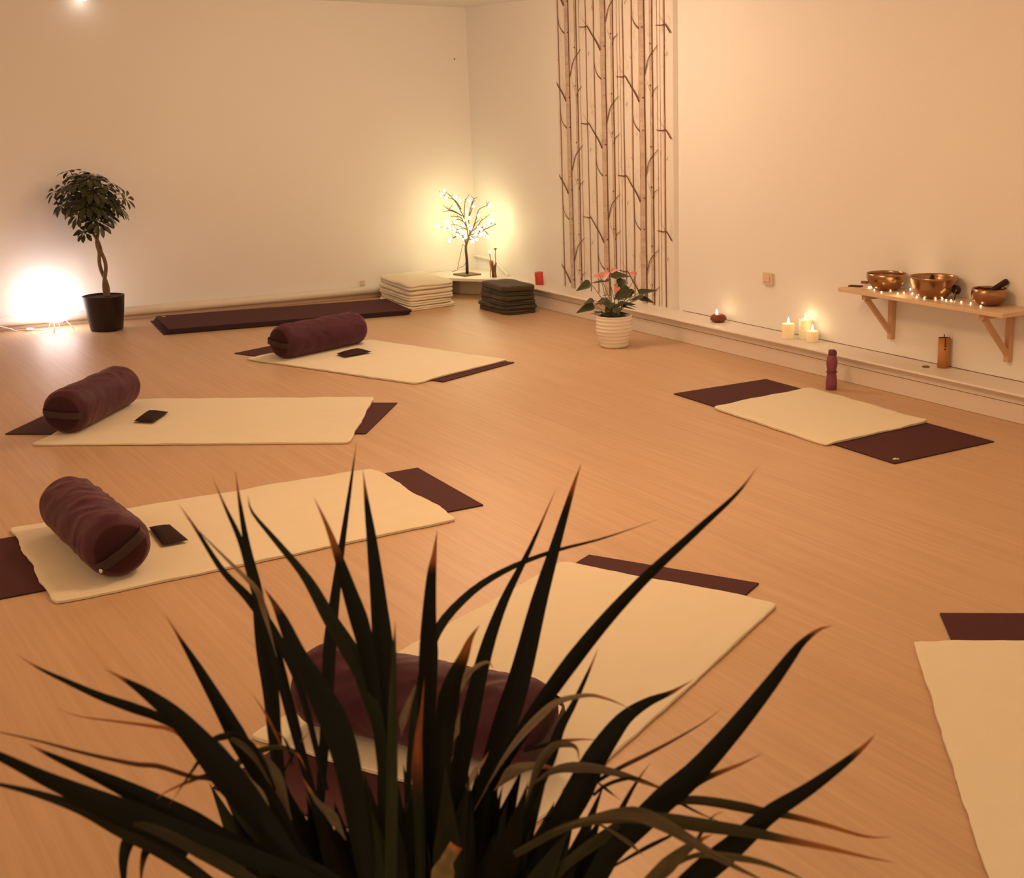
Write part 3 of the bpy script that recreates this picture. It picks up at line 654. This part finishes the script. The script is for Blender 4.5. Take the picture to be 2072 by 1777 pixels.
# lattice tealight holder
p=at(1451,652,ZL); c=Vector((p.x+.01,p.y,ZL)); t=empty('tealight_holder',c); tag(t,'dark red lattice tealight holder with a flame on the ledge','candle holder')
b=MB(); b.lathe([(0,0),(.030,0),(.048,.014),(.0535,.026),(.046,.040),(.034,.052),(.030,.053),(.028,.048),(.0,.046)],36,wob=lambda a,z:1+.03*math.sin(7*a)); b.build('bowl',M_geode,t)
b=MB()
for ring,(z,r) in enumerate(((.010,.043),(.020,.0525),(.031,.0528),(.042,.045))):
    for k in range(15):
        a=2*math.pi*(k+.5*(ring%2))/15; q=Vector((r*math.cos(a),r*math.sin(a),z)); tn=Vector((-math.sin(a),math.cos(a),0)); upv=Vector((0,0,1))
        P=[q+(tn*math.cos(e)*.0068+upv*math.sin(e)*.0055)*1+Vector((q.x,q.y,0)).normalized()*.001 for e in [i*math.pi/3 for i in range(7)]]
        b.tube(P,.0009,4,cap=False)
b.build('lattice',M_geode2,t)
b=MB(); b.lathe([(.0,0),(.006,.006),(.0085,.014),(.006,.026),(.002,.034),(0,.038)],14,(-.005,.01,.047)); b.build('flame',M_flame,t)
point('tealight_light',tuple(c+Vector((0,0,.075))),.008,.08,(1,.68,.3))
# wooden tube on ledge
p=at(1901,745,ZL); c=Vector((p.x+.028,p.y,ZL)); k=F/depth_of(c); r=11.8/k; h=61/k; t=empty('wooden_tube',c); tag(t,'tall amber wooden tube with dark cord at its top on the ledge','decoration')
b=MB(); b.lathe([(0,0),(r,0),(r,h),(r*.9,h),(r*.9,h-.03)],40); b.build('body',M_bamboo,t)
b=MB(); b.lathe([(0,h-.012),(r*.895,h-.012)],32); b.build('inside',M_hole,t)
b=MB(); nv=Vector((-.62,-.78,0)); q=nv*(r+.003)+Vector((0,0,0)); b.tube(crom([Vector((0,0,h+.018)),Vector((0,0,h+.004)),nv*r*.95+Vector((0,0,h+.004)),q+Vector((0,0,h-.02)),q+Vector((0,0,h-.045))],20),.0028,6); b.tube([-nv.cross(Vector((0,0,1)))*r*.9+Vector((0,0,h+.002)),nv.cross(Vector((0,0,1)))*r*.9+Vector((0,0,h+.002))],.0022,6); b.sphere(q+Vector((0,0,h-.058)),.0045,8); b.build('cord',M_cord,t)
p=at(1873,743,ZL); b=MB(); b.lathe([(0,0),(.020,0),(.021,.003),(.019,.006),(0,.006)],24); o=b.build('small_disc',M_twig,loc=(p.x,p.y,ZL)); tag(o,'small flat brown disc on the ledge beside the wooden tube','disc')
# water bottle
p=Vector((-.215,-4.955,0)); k=F/depth_of(p); t=empty('water_bottle',p); tag(t,'purple plastic water bottle standing on the floor by the ledge','bottle')
pf=[(790,9),(788,11),(778,11.6),(765,10.5),(752,9.4),(742,11),(732,11.6),(724,10.8),(716,8.2),(713,7.2)]
H0=790; prof=[(0,0)]+[(r/k,(H0-y)/k*1.02) for y,r in [(790,9.6),(789,11.2),(778,11.8),(766,10.8),(756,9.4),(750,9.6),(742,11.2),(733,11.6),(726,10.0),(720,7.6),(716,6.8)]]+[(0,(H0-716)/k*1.02)]
b=MB(); b.lathe([(r,z) for r,z in prof],36); b.build('body',M_bottle,t)
b=MB(); z0=(H0-754)/k*1.02; b.lathe([(9.5/k,z0-.003),(11.4/k,z0-.003),(11.6/k,z0),(11.4/k,z0+.003),(9.5/k,z0+.003)],36); b.build('band',M_cap,t)
b=MB(); z0=(H0-725)/k*1.02; z1=(H0-710)/k*1.02; b.lathe([(7.2/k,z0+.004),(7.9/k,z0+.006),(7.7/k,z1-.004),(6.2/k,z1),(0,z1)],30); b.build('cap',M_cap,t)
b=MB(); b.tube(crom([(7.5/k,-.005,z1-.006),(9.6/k,-.007,z1-.018),(9.0/k,-.006,z0+.004)],10),.003,6); b.build('cap_loop',M_cap,t)

# ------------------------------------------------------------------ shelf with bowls
SX0,SX1=-.088,XR-.001; SY0,SY1=-4.855,-6.045; ST=.560
t=empty('wall_shelf',(0,-5.4,ST)); tag(t,'pine shelf on two wooden brackets mounted on the right wall','shelf')
b=MB(); b.box((SX0,SY1+5.4,-.022),(SX1,SY0+5.4,0)); o=b.build('board',M_pine,t); bevel(o,.002)
for y in (-5.035,-5.885):
    br=MB(); yy=y+5.4
    br.box((SX1-.034,yy-.016,-.30),(SX1,yy+.016,-.0225)); o=br.build('bracket',M_pine2,t); bevel(o,.001)
    a=MB(); a.box((SX0+.03,yy-.016,-.052),(SX1-.035,yy+.016,-.0225)); a.build('arm',M_pine2,o)
    d=MB(); d.beam((SX0+.055,yy,-.050),(SX1-.030,yy,-.255),.024,.026,(0,1,0)); d.build('brace',M_pine2,o)
def bowl(px,py,R,h,prof,label):
    xc=XR-R-.014; p=Vector((xc,at(px,py,xc,0).y,ST)); o=MB()
    n=len(prof); out=[(r*R,z*h) for r,z in prof]; inn=[(max(0,r*R-.0035),max(.005,z*h)) for r,z in prof][::-1]
    o.lathe(out+[(out[-1][0]-.0015,out[-1][1]+.001)]+inn+[(0,.006)],56)
    c=Vector((p.x,p.y,ST+.0005)); ob=o.build('singing_bowl',M_brass,loc=c); tag(ob,label,'bowl','brass singing bowls on the shelf'); return c
pa=[(0,0),(.42,0),(.56,.04),(.74,.20),(.90,.45),(.985,.70),(1.0,.86),(.985,1)]
pb=[(0,0),(.42,0),(.55,.05),(.75,.25),(.88,.50),(.95,.74),(.985,.9),(1.0,1)]
pc=[(0,0),(.40,0),(.56,.05),(.80,.20),(.95,.42),(1.0,.62),(.98,.82),(.935,1)]
b1=bowl(1793,583,.113,.094,pa,'medium brass singing bowl at the left end of the shelf')
b2=bowl(1888,596,.131,.116,pb,'largest brass singing bowl, in the middle of the shelf')
b3=bowl(2001,611,.0945,.088,pc,'smallest brass singing bowl at the right, holding a dark striker')
def bp(x,y,c,dd=0): return atd(1660+x/5.03,500+y/5.03,depth_of(c)+dd)
b=MB(); a=bp(1690,440,b3+Vector((0,0,.05)),0); e=bp(1905,345,b3+Vector((0,0,.09)),.03); a=b3+Vector((-.02,.03,.045)); 
d=(e-a); L_=d.length; d.normalize(); b.tube([a,a+d*.01,a+d*(L_-.012),a+d*(L_-.004),a+d*L_],[.010,.0125,.0165,.0155,.011],20); o=b.build('striker',M_blackrub); tag(o,'dark thick striker leaning out of the smallest brass bowl','striker')
cn=bp(1145,310,b2+Vector((0,0,.1)),.0); base=Vector((cn.x,cn.y,ST+.008)); b=MB(); b.lathe([(0,0),(.030,.0),(.030,.02),(.016,.085),(.009,.108),(.003,.116),(0,.117)],24); 
o=b.build('cone_striker',M_blackrub,loc=(b2.x+.02,b2.y+.03,ST+.0075)); tag(o,'dark pointed striker standing inside the largest brass bowl','striker')
t=empty('gong_mallet',(b2.x,b2.y-.15,ST)); tag(t,'dark round headed mallet leaning between the largest and smallest bowls','mallet')
hc=bp(1385,438,b2+Vector((.02,-.12,.0)),.02); hc2=hc
b=MB(); ax=Vector((-.75,-.55,-.1)).normalized()
for_=[(0,-.014),(.020,-.014),(.0235,-.008),(.0235,.008),(.020,.014),(0,.014)]
q=Vector((0,0,1)).rotation_difference(ax); m=MB(); m.lathe(for_,28); m.v=[tuple(q@Vector(v)+hc-t.location) for v in m.v]; m.build('head',M_blackrub,t)
b.tube([hc-t.location+ax*.012,bp(1360,550,b2+Vector((-.02,-.13,0)),-.05)-t.location],.0035,8)
lo=min(v[2] for v in b.v); 
b.v=[(x,y,max(z,.002)) for x,y,z in b.v]; b.build('handle',M_blackrub,t)
b=MB(); b.tube([hc-t.location+ax*.015+Vector((0,0,.005)),hc-t.location+ax*.017+Vector((-.003,.004,-.022))],.005,8); b.build('ferrule',M_metal,t)
def slab_on_shelf(px,py,sx,sy,h,rz,mt,label,name,cat):
    p=at(px,py,ST); b=MB(); b.box((-sx/2,-sy/2,0),(sx/2,sy/2,h)); o=b.build(name,mt,loc=(p.x,p.y,ST+.0005),rot=(0,0,rz)); bevel(o,.002); tag(o,label,cat)
slab_on_shelf(1731,580,.045,.075,.006,.4,M_cord,'flat dark rectangular box at the left end of the shelf','flat_box','box')
slab_on_shelf(1750,574,.03,.04,.014,.2,M_twig,'small brown block behind the left bowl on the shelf','small_block','block')
slab_on_shelf(2052,613,.03,.075,.008,.3,M_cord,'small dark flat object at the right end of the shelf','flat_box','box')
t=empty('fairy_light_string',(0,-5.4,ST)); tag(t,'string of tiny warm lights running along the shelf front','string lights')
fb=[(493,408),(514,410),(550,435),(622,457),(714,440),(787,470),(850,462),(915,427),(936,470),(981,505),(1062,518),(1160,517),(1227,520),(1280,538),(1330,541),(1362,541),(1434,557),(1529,571),(1632,597)]
P=[]
for x,y in fb:
    p=at(1660+x/5.03,500+y/5.03,ST+.006); p.x=max(p.x,SX0+.008)
    for c,rr in ((b1,.062),(b2,.072),(b3,.055)):
        d=Vector((p.x-c.x,p.y-c.y,0))
        if d.length<rr: d=d.normalized()*rr; p.x,p.y=c.x+d.x,c.y+d.y
    P.append(p-t.location); s=MB(); s.sphere(p-t.location,.004,10); s.build('bulb',M_fbulb,t)
b=MB(); b.tube(crom([p-Vector((0,0,.0045)) for p in P],90),.0008,5); b.build('wire',M_wire,t)
point('fairy_string_light',(-.06,-5.3,ST+.05),.05,.25,(1,.7,.36))

# ------------------------------------------------------------------ foreground dracaena
pc_=atd(850,2020,1.12); base=Vector((pc_.x,pc_.y,0)); t=empty('dracaena',base); tag(t,'large dark dracaena with long pointed leaves close to the camera','plant')
CR=pc_-base
b=MB(); b.lathe([(0,0),(.13,0),(.15,.01),(.18,.33),(.185,.34),(.175,.34),(.165,.31),(0,.31)],40); b.build('pot',M_blackpot,t)
b=MB(); b.lathe([(0,.312),(.166,.312)],30); b.build('soil',M_soil,t)
b=MB(); c1=atd(880,1960,1.12)-base; c2=atd(660,1930,1.08)-base
b.tube(crom([Vector((0,0,.29)),CR*.6+Vector((0,0,.1)),c1],16),[.022-.006*i/15 for i in range(16)],12); b.tube(crom([Vector((-.03,0,.29)),Vector((c2.x*.7,c2.y*.7,c2.z*.6)),c2],16),[.018-.005*i/15 for i in range(16)],12)
b.build('trunk',M_bark,t)
G_=(.0045,.0055,.0015); G2=(.012,.015,.004); OL=(.10,.075,.04); PALE=(.24,.18,.11); BR=(.22,.075,.02); TIP=(.36,.13,.035)
fol=MB(); rl=random.Random(21)
def blade(pts,w,d0,d1,col=G_,tip=.10,tw=0,w0=.55,peak=.45,tipw=0.0,tipc=TIP):
    # pts from base to tip in the photo's frame; d0,d1 distance of base and tip
    if col in (PALE,OL): w0=.12; peak=min(peak,.3)
    n=30; k=len(pts)
    P=crom([atd(x,y,d0+(d1-d0)*(i/(k-1))) -base for i,(x,y) in enumerate(pts)],n); vs=[]; cs=[]
    for i,p in enumerate(P):
        u=i/(n-1); d=d0+(d1-d0)*u; ww=w/F*d/2
        ww*= (w0+(1-w0)*smooth(u/peak)) if u<peak else max(tipw,(1-(u-peak)/(1-peak))**1.05)
        T=(P[min(i+1,n-1)]-P[max(i-1,0)]).normalized(); v=(p+base-CAM).normalized(); s=T.cross(v).normalized(); nn=s.cross(T).normalized()
        a=tw*(.4+.6*math.sin(u*2.5)); s2=s*math.cos(a)+nn*math.sin(a); n2=nn*math.cos(a)-s*math.sin(a); ww/=max(.5,math.cos(a))
        sc=1+.12*math.sin(u*40)
        for e in (-1,-.5,0,.5,1): vs.append(p+s2*ww*e+n2*ww*.35*abs(e)); 
        f=smooth((u-(1-tip*1.25))/(tip*.45)) if tip>0 else 0
        for e in range(5):
            q=.8+.4*noise.noise((u*6,e*.7,len(fol.v)*.01)); cs.append(tuple(max(0,(c*(1-f)+tc*f)*q*(1.15 if e in(0,4) else 1)) for c,tc in zip(col,tipc)))
    fs=[(i*5+j,i*5+j+1,(i+1)*5+j+1,(i+1)*5+j) for i in range(n-1) for j in range(4)]
    o=len(fol.v); fol.add(vs,fs,0,True); fol.c[o:]=cs
A=blade
B1=(900,1900)
A([(905,1880),(932,1770),(968,1660),(1008,1510),(1052,1370),(1090,1220),(1122,1111),(1156,998),(1177,935)],50,1.12,1.28,tip=.12)
A([(870,1880),(892,1730),(917,1630),(944,1486),(979,1332),(1018,1220),(1072,1111),(1127,985)],38,1.10,1.22,tip=.08)
A([(910,1860),(940,1690),(1018,1544),(1106,1409),(1200,1285),(1300,1175),(1417,1067),(1492,998),(1535,942)],33,1.12,1.02,tip=.08)
A([(820,1700),(832,1500),(850,1390),(883,1280),(946,1205),(1021,1155),(1116,1117),(1222,1089),(1344,1047)],20,1.10,1.30,col=G2,tip=.07,peak=.4)
A([(867,1850),(867,1640),(863,1486),(867,1339),(868,1254),(873,1166),(879,1120),(885,1070)],38,1.08,1.05,tip=.22)
A([(790,1880),(786,1700),(782,1500),(776,1330),(766,1216),(753,1100),(742,1017),(734,948)],42,1.05,1.15,tip=.10)
A([(640,1800),(648,1620),(662,1420),(667,1312),(677,1216),(691,1110),(709,985),(722,891)],26,1.07,1.28,tip=.06)
A([(790,1700),(762,1440),(745,1330),(728,1260),(705,1190),(686,1131),(662,1065),(634,1004)],36,1.04,1.0,tip=.24)
A([(600,1860),(575,1650),(557,1500),(548,1400),(531,1293),(520,1196),(501,1111),(485,1017),(476,950)],32,1.06,1.12,tip=.10)
A([(660,1740),(640,1640),(590,1450),(556,1320),(516,1190),(488,1098),(457,1029),(429,964)],24,1.0,1.05,tip=.12)
A([(660,1600),(610,1400),(560,1290),(504,1212),(450,1154),(394,1067),(360,1018)],20,1.0,1.06,tip=.15)
A([(560,1330),(535,1240),(520,1195),(469,1142),(425,1098),(372,1043)],12,1.0,.96,col=PALE,tip=.1)
A([(780,1640),(768,1486),(747,1409),(728,1351),(693,1293),(662,1243),(632,1189),(605,1150),(551,1086),(510,1036),(501,1000)],36,1.02,1.08,tip=.05,col=G2,peak=.35)
A([(760,1860),(738,1750),(712,1590),(686,1486),(640,1390),(605,1330),(575,1262),(556,1224),(533,1188)],56,.98,.96,tip=.17,tipc=(.13,.045,.015),peak=.4)
A([(640,1800),(575,1660),(507,1541),(483,1497),(446,1430),(405,1359),(372,1305),(333,1242)],36,1.0,.95,tip=.1)
A([(680,1880),(620,1790),(545,1680),(500,1620),(456,1565),(405,1504),(355,1450),(304,1409),(263,1382),(209,1352)],60,.96,.86,tip=.08,peak=.45)
A([(480,1560),(400,1495),(324,1453),(270,1433),(203,1409),(135,1379),(78,1352),(30,1322)],20,.95,.88,tip=.12)
A([(480,1560),(400,1510),(345,1477),(304,1469),(236,1460),(162,1450),(111,1433)],8,.95,1.0,tip=.9,w0=.8)
A([(520,1640),(439,1582),(388,1572),(321,1551),(270,1546),(169,1524),(84,1501),(0,1482),(-60,1470)],10,.95,.85,tip=.8,w0=.8,tipc=(.10,.04,.015))
A([(700,1860),(640,1790),(507,1735),(405,1703),(304,1663),(236,1636),(152,1602),(84,1572),(0,1531),(-120,1480),(-230,1450)],50,.95,.75,tip=.05)
A([(740,1840),(640,1765),(507,1727),(439,1700),(372,1659),(304,1622),(236,1588),(169,1558),(101,1528),(54,1504)],54,.97,.85,tip=.07,peak=.4)
A([(560,1880),(450,1805),(372,1750),(304,1707),(236,1673),(169,1639),(84,1609),(0,1588),(-80,1575)],34,.92,.8,col=(.015,.014,.005),tip=.05)
A([(620,1850),(520,1790),(430,1735),(340,1690),(250,1655),(170,1625)],30,.93,.84,col=(.030,.028,.010),tip=.06)
A([(330,1700),(290,1690),(262,1700),(250,1740),(250,1790),(244,1830)],26,.90,.88,tip=.2,w0=.9)
A([(380,1730),(330,1708),(300,1717),(288,1750),(284,1810)],22,.92,.90,tip=.3,w0=.9,tipc=(.10,.04,.015))
A([(560,1600),(520,1520),(480,1487),(456,1490),(429,1500),(402,1541),(372,1585),(341,1632)],15,.97,.9,tip=.1)
A([(480,1560),(422,1568),(382,1582),(338,1602),(314,1619)],8,.96,.9,tip=.5,w0=.8)
A([(560,1690),(527,1619),(490,1572),(446,1510),(430,1495)],26,.955,.93,col=PALE,tip=.1,w0=.7)
A([(590,1660),(560,1580),(520,1530),(470,1495),(440,1488)],30,.975,.95,col=OL,tip=.1)
# right side
A([(1100,1860),(1190,1800),(1233,1728),(1290,1671),(1348,1614),(1405,1565),(1481,1481),(1549,1397),(1595,1336),(1622,1302),(1656,1275),(1685,1266)],52,1.0,.95,tip=.12,peak=.4,w0=.8)
A([(1290,1880),(1350,1830),(1424,1763),(1489,1709),(1557,1648),(1633,1599),(1702,1549),(1748,1511),(1772,1485)],52,.95,.88,tip=.16,peak=.3,w0=.9)
A([(1040,1860),(1090,1740),(1130,1671),(1168,1607),(1203,1538),(1241,1481),(1271,1447),(1313,1420),(1359,1401),(1405,1374)],58,1.02,1.06,tip=.1,peak=.35,w0=.8)
A([(1000,1840),(1049,1679),(1076,1621),(1111,1538),(1134,1473),(1161,1424),(1191,1359),(1212,1308)],25,1.05,1.1,tip=.12)
A([(1100,1660),(1180,1600),(1249,1557),(1309,1527),(1367,1496),(1424,1462),(1464,1431)],9,1.03,1.1,tip=.6,w0=.8,tipc=(.13,.05,.02))
A([(1080,1840),(1130,1767),(1176,1725),(1252,1675),(1329,1633),(1397,1591),(1435,1572),(1500,1546),(1546,1523)],28,1.0,.98,col=(.03,.03,.01),tip=.2)
A([(1215,1730),(1240,1680),(1260,1633),(1290,1580),(1319,1540)],13,1.0,1.05,tip=.2)
A([(1060,1600),(1120,1560),(1176,1553),(1233,1561),(1290,1578),(1344,1598),(1400,1625)],22,1.04,1.0,col=OL,tip=.3,w0=.8)
A([(1200,1610),(1225,1590),(1262,1577),(1300,1578),(1344,1603)],8,1.02,1.0,tip=.1,w0=.8)
A([(960,1640),(1010,1550),(1055,1488),(1101,1441),(1126,1422),(1155,1412),(1194,1407),(1227,1414),(1253,1424),(1281,1438)],17,1.07,1.0,col=PALE,tip=.3,peak=.35)
A([(1060,1520),(1123,1503),(1168,1497),(1215,1497)],8,1.06,1.05,tip=.5,w0=.9)
A([(1060,1640),(1085,1560),(1118,1512),(1151,1507),(1168,1517),(1172,1545)],20,1.05,1.04,col=OL,tip=.2)
A([(1000,1600),(1040,1560),(1090,1550),(1140,1560)],26,1.08,1.06,col=PALE,tip=.3)
A([(1120,1760),(1200,1700),(1300,1645),(1350,1626),(1395,1619),(1449,1624),(1509,1635),(1545,1643),(1605,1653),(1678,1672),(1738,1690),(1774,1695),(1811,1693)],20,1.02,.9,col=(.04,.035,.012),tip=.3,peak=.5)
A([(1040,1730),(1150,1672),(1250,1655),(1340,1658),(1412,1669),(1509,1683),(1581,1697),(1678,1717),(1750,1734),(1823,1748)],28,1.0,.85,col=(.045,.04,.014),tip=.3)
A([(1120,1680),(1200,1655),(1280,1646),(1340,1668),(1388,1695),(1437,1726),(1485,1753),(1533,1777),(1600,1815)],30,.97,.8,col=OL,tip=.1,w0=.7)
A([(1300,1790),(1388,1738),(1437,1730),(1485,1735),(1533,1744),(1581,1760),(1617,1776),(1670,1805)],15,.93,.85,col=(.10,.08,.03),tip=.1)
A([(1250,1860),(1300,1800),(1340,1762),(1376,1729),(1412,1703),(1444,1688)],34,.93,.9,col=(.09,.07,.03),tip=.15)
A([(1330,1600),(1370,1622),(1420,1648),(1480,1672)],6,1.0,1.0,tip=.3)
A([(1205,1580),(1230,1600),(1258,1622)],6,1.0,1.0,tip=.3)
A([(1380,1745),(1410,1700),(1440,1655),(1470,1640)],7,.93,.95,tip=.3)
A([(1300,1730),(1265,1700),(1210,1668),(1160,1660)],9,.98,1.0,tip=.3,col=OL)
A([(1230,1760),(1300,1720),(1360,1690),(1420,1660)],9,.98,1.0,tip=.3)
# centre
A([(890,1860),(890,1700),(898,1505),(906,1428),(917,1378),(937,1332),(952,1293),(971,1264)],44,1.04,1.0,tip=.28,tipc=(.28,.10,.03))
A([(788,1880),(791,1740),(794,1486),(796,1370),(798,1301),(800,1254)],24,.98,.98,col=(.020,.026,.006),tip=.15,peak=.3,w0=.9)
A([(850,1880),(850,1700),(844,1583),(846,1500),(852,1447),(859,1370)],22,1.0,1.0,col=(.010,.014,.004),tip=.55,w0=.9,tipc=(.22,.065,.02))
A([(812,1490),(818,1450),(836,1401),(842,1385)],17,1.06,1.06,col=PALE,tip=.1)
A([(918,1500),(925,1470),(931,1436)],14,1.06,1.06,col=PALE,tip=.1)
A([(905,1440),(925,1400),(950,1360),(985,1340),(1000,1355)],16,1.06,1.06,col=PALE,tip=.2)
A([(948,1600),(960,1563),(975,1545),(990,1520)],13,.98,.98,col=PALE,tip=.2)
A([(895,1820),(895,1777),(903,1745),(922,1712)],46,.95,.95,col=(.16,.12,.05),tip=.1,tipw=.6,w0=.9)
A([(700,1700),(670,1650),(640,1620),(610,1570)],20,.94,.95,col=OL,tip=.2)
A([(440,1600),(470,1560),(500,1530),(560,1512),(600,1525),(620,1560)],14,1.0,1.0,col=(.05,.05,.015),tip=.2)
for x,y in ((557,1330),(575,1370)): A([(x+35,y+120),(x+16,y+50),(x,y)],9,1.02,1.04,col=BR,tip=.3)
A([(570,1510),(540,1450),(508,1400)],5,1.0,1.0,col=BR,tip=.5,w0=.9)
A([(575,1560),(592,1530),(610,1500),(628,1480)],6,1.0,1.0,tip=.3)
A([(590,1550),(588,1525),(575,1495),(560,1480)],6,1.0,1.0,tip=.3)
for i in range(80):                         # dense heart of the crown
    bx=rl.uniform(600,1110); ang=(bx-850)/420+rl.uniform(-.12,.12); Ln=rl.uniform(190,330)
    by=1900; tx=bx+math.sin(ang)*Ln*1.1; ty=by-math.cos(ang)*Ln-40
    A([(bx,by),((bx+tx)/2+rl.uniform(-12,12),(by+ty)/2),(tx,ty)],rl.uniform(34,62),rl.uniform(.97,1.15),rl.uniform(.97,1.18),col=rl.choice((G_,G_,G2)),tip=0,peak=.5,w0=.8)
for i in range(16):                         # leaves arching to the far side of the pot
    a=rl.uniform(-.6,3.7); d=Vector((math.cos(a)*.8,math.sin(a),0)); c=c1+Vector((0,0,-.02)); n=20; vs=[]; cs=[]
    Ln=rl.uniform(.3,.45); 
    for q in range(n):
        u=q/(n-1); p=c+d*(Ln*u)+Vector((0,0,.10*math.sin(u*2.2)-.18*u*u-.12*u)); s=d.cross(Vector((0,0,1))).normalized(); ww=.010*(1-u**2)
        for e in (-1,0,1): vs.append(p+s*ww*e+Vector((0,0,.003*abs(e)))); cs.append(G2)
    o=len(fol.v); fol.add(vs,[(q*3+j,q*3+j+1,q*3+j+4,q*3+j+3) for q in range(n-1) for j in range(2)]); fol.c[o:]=cs
fol.build('foliage',M_blade,t,attr=True)
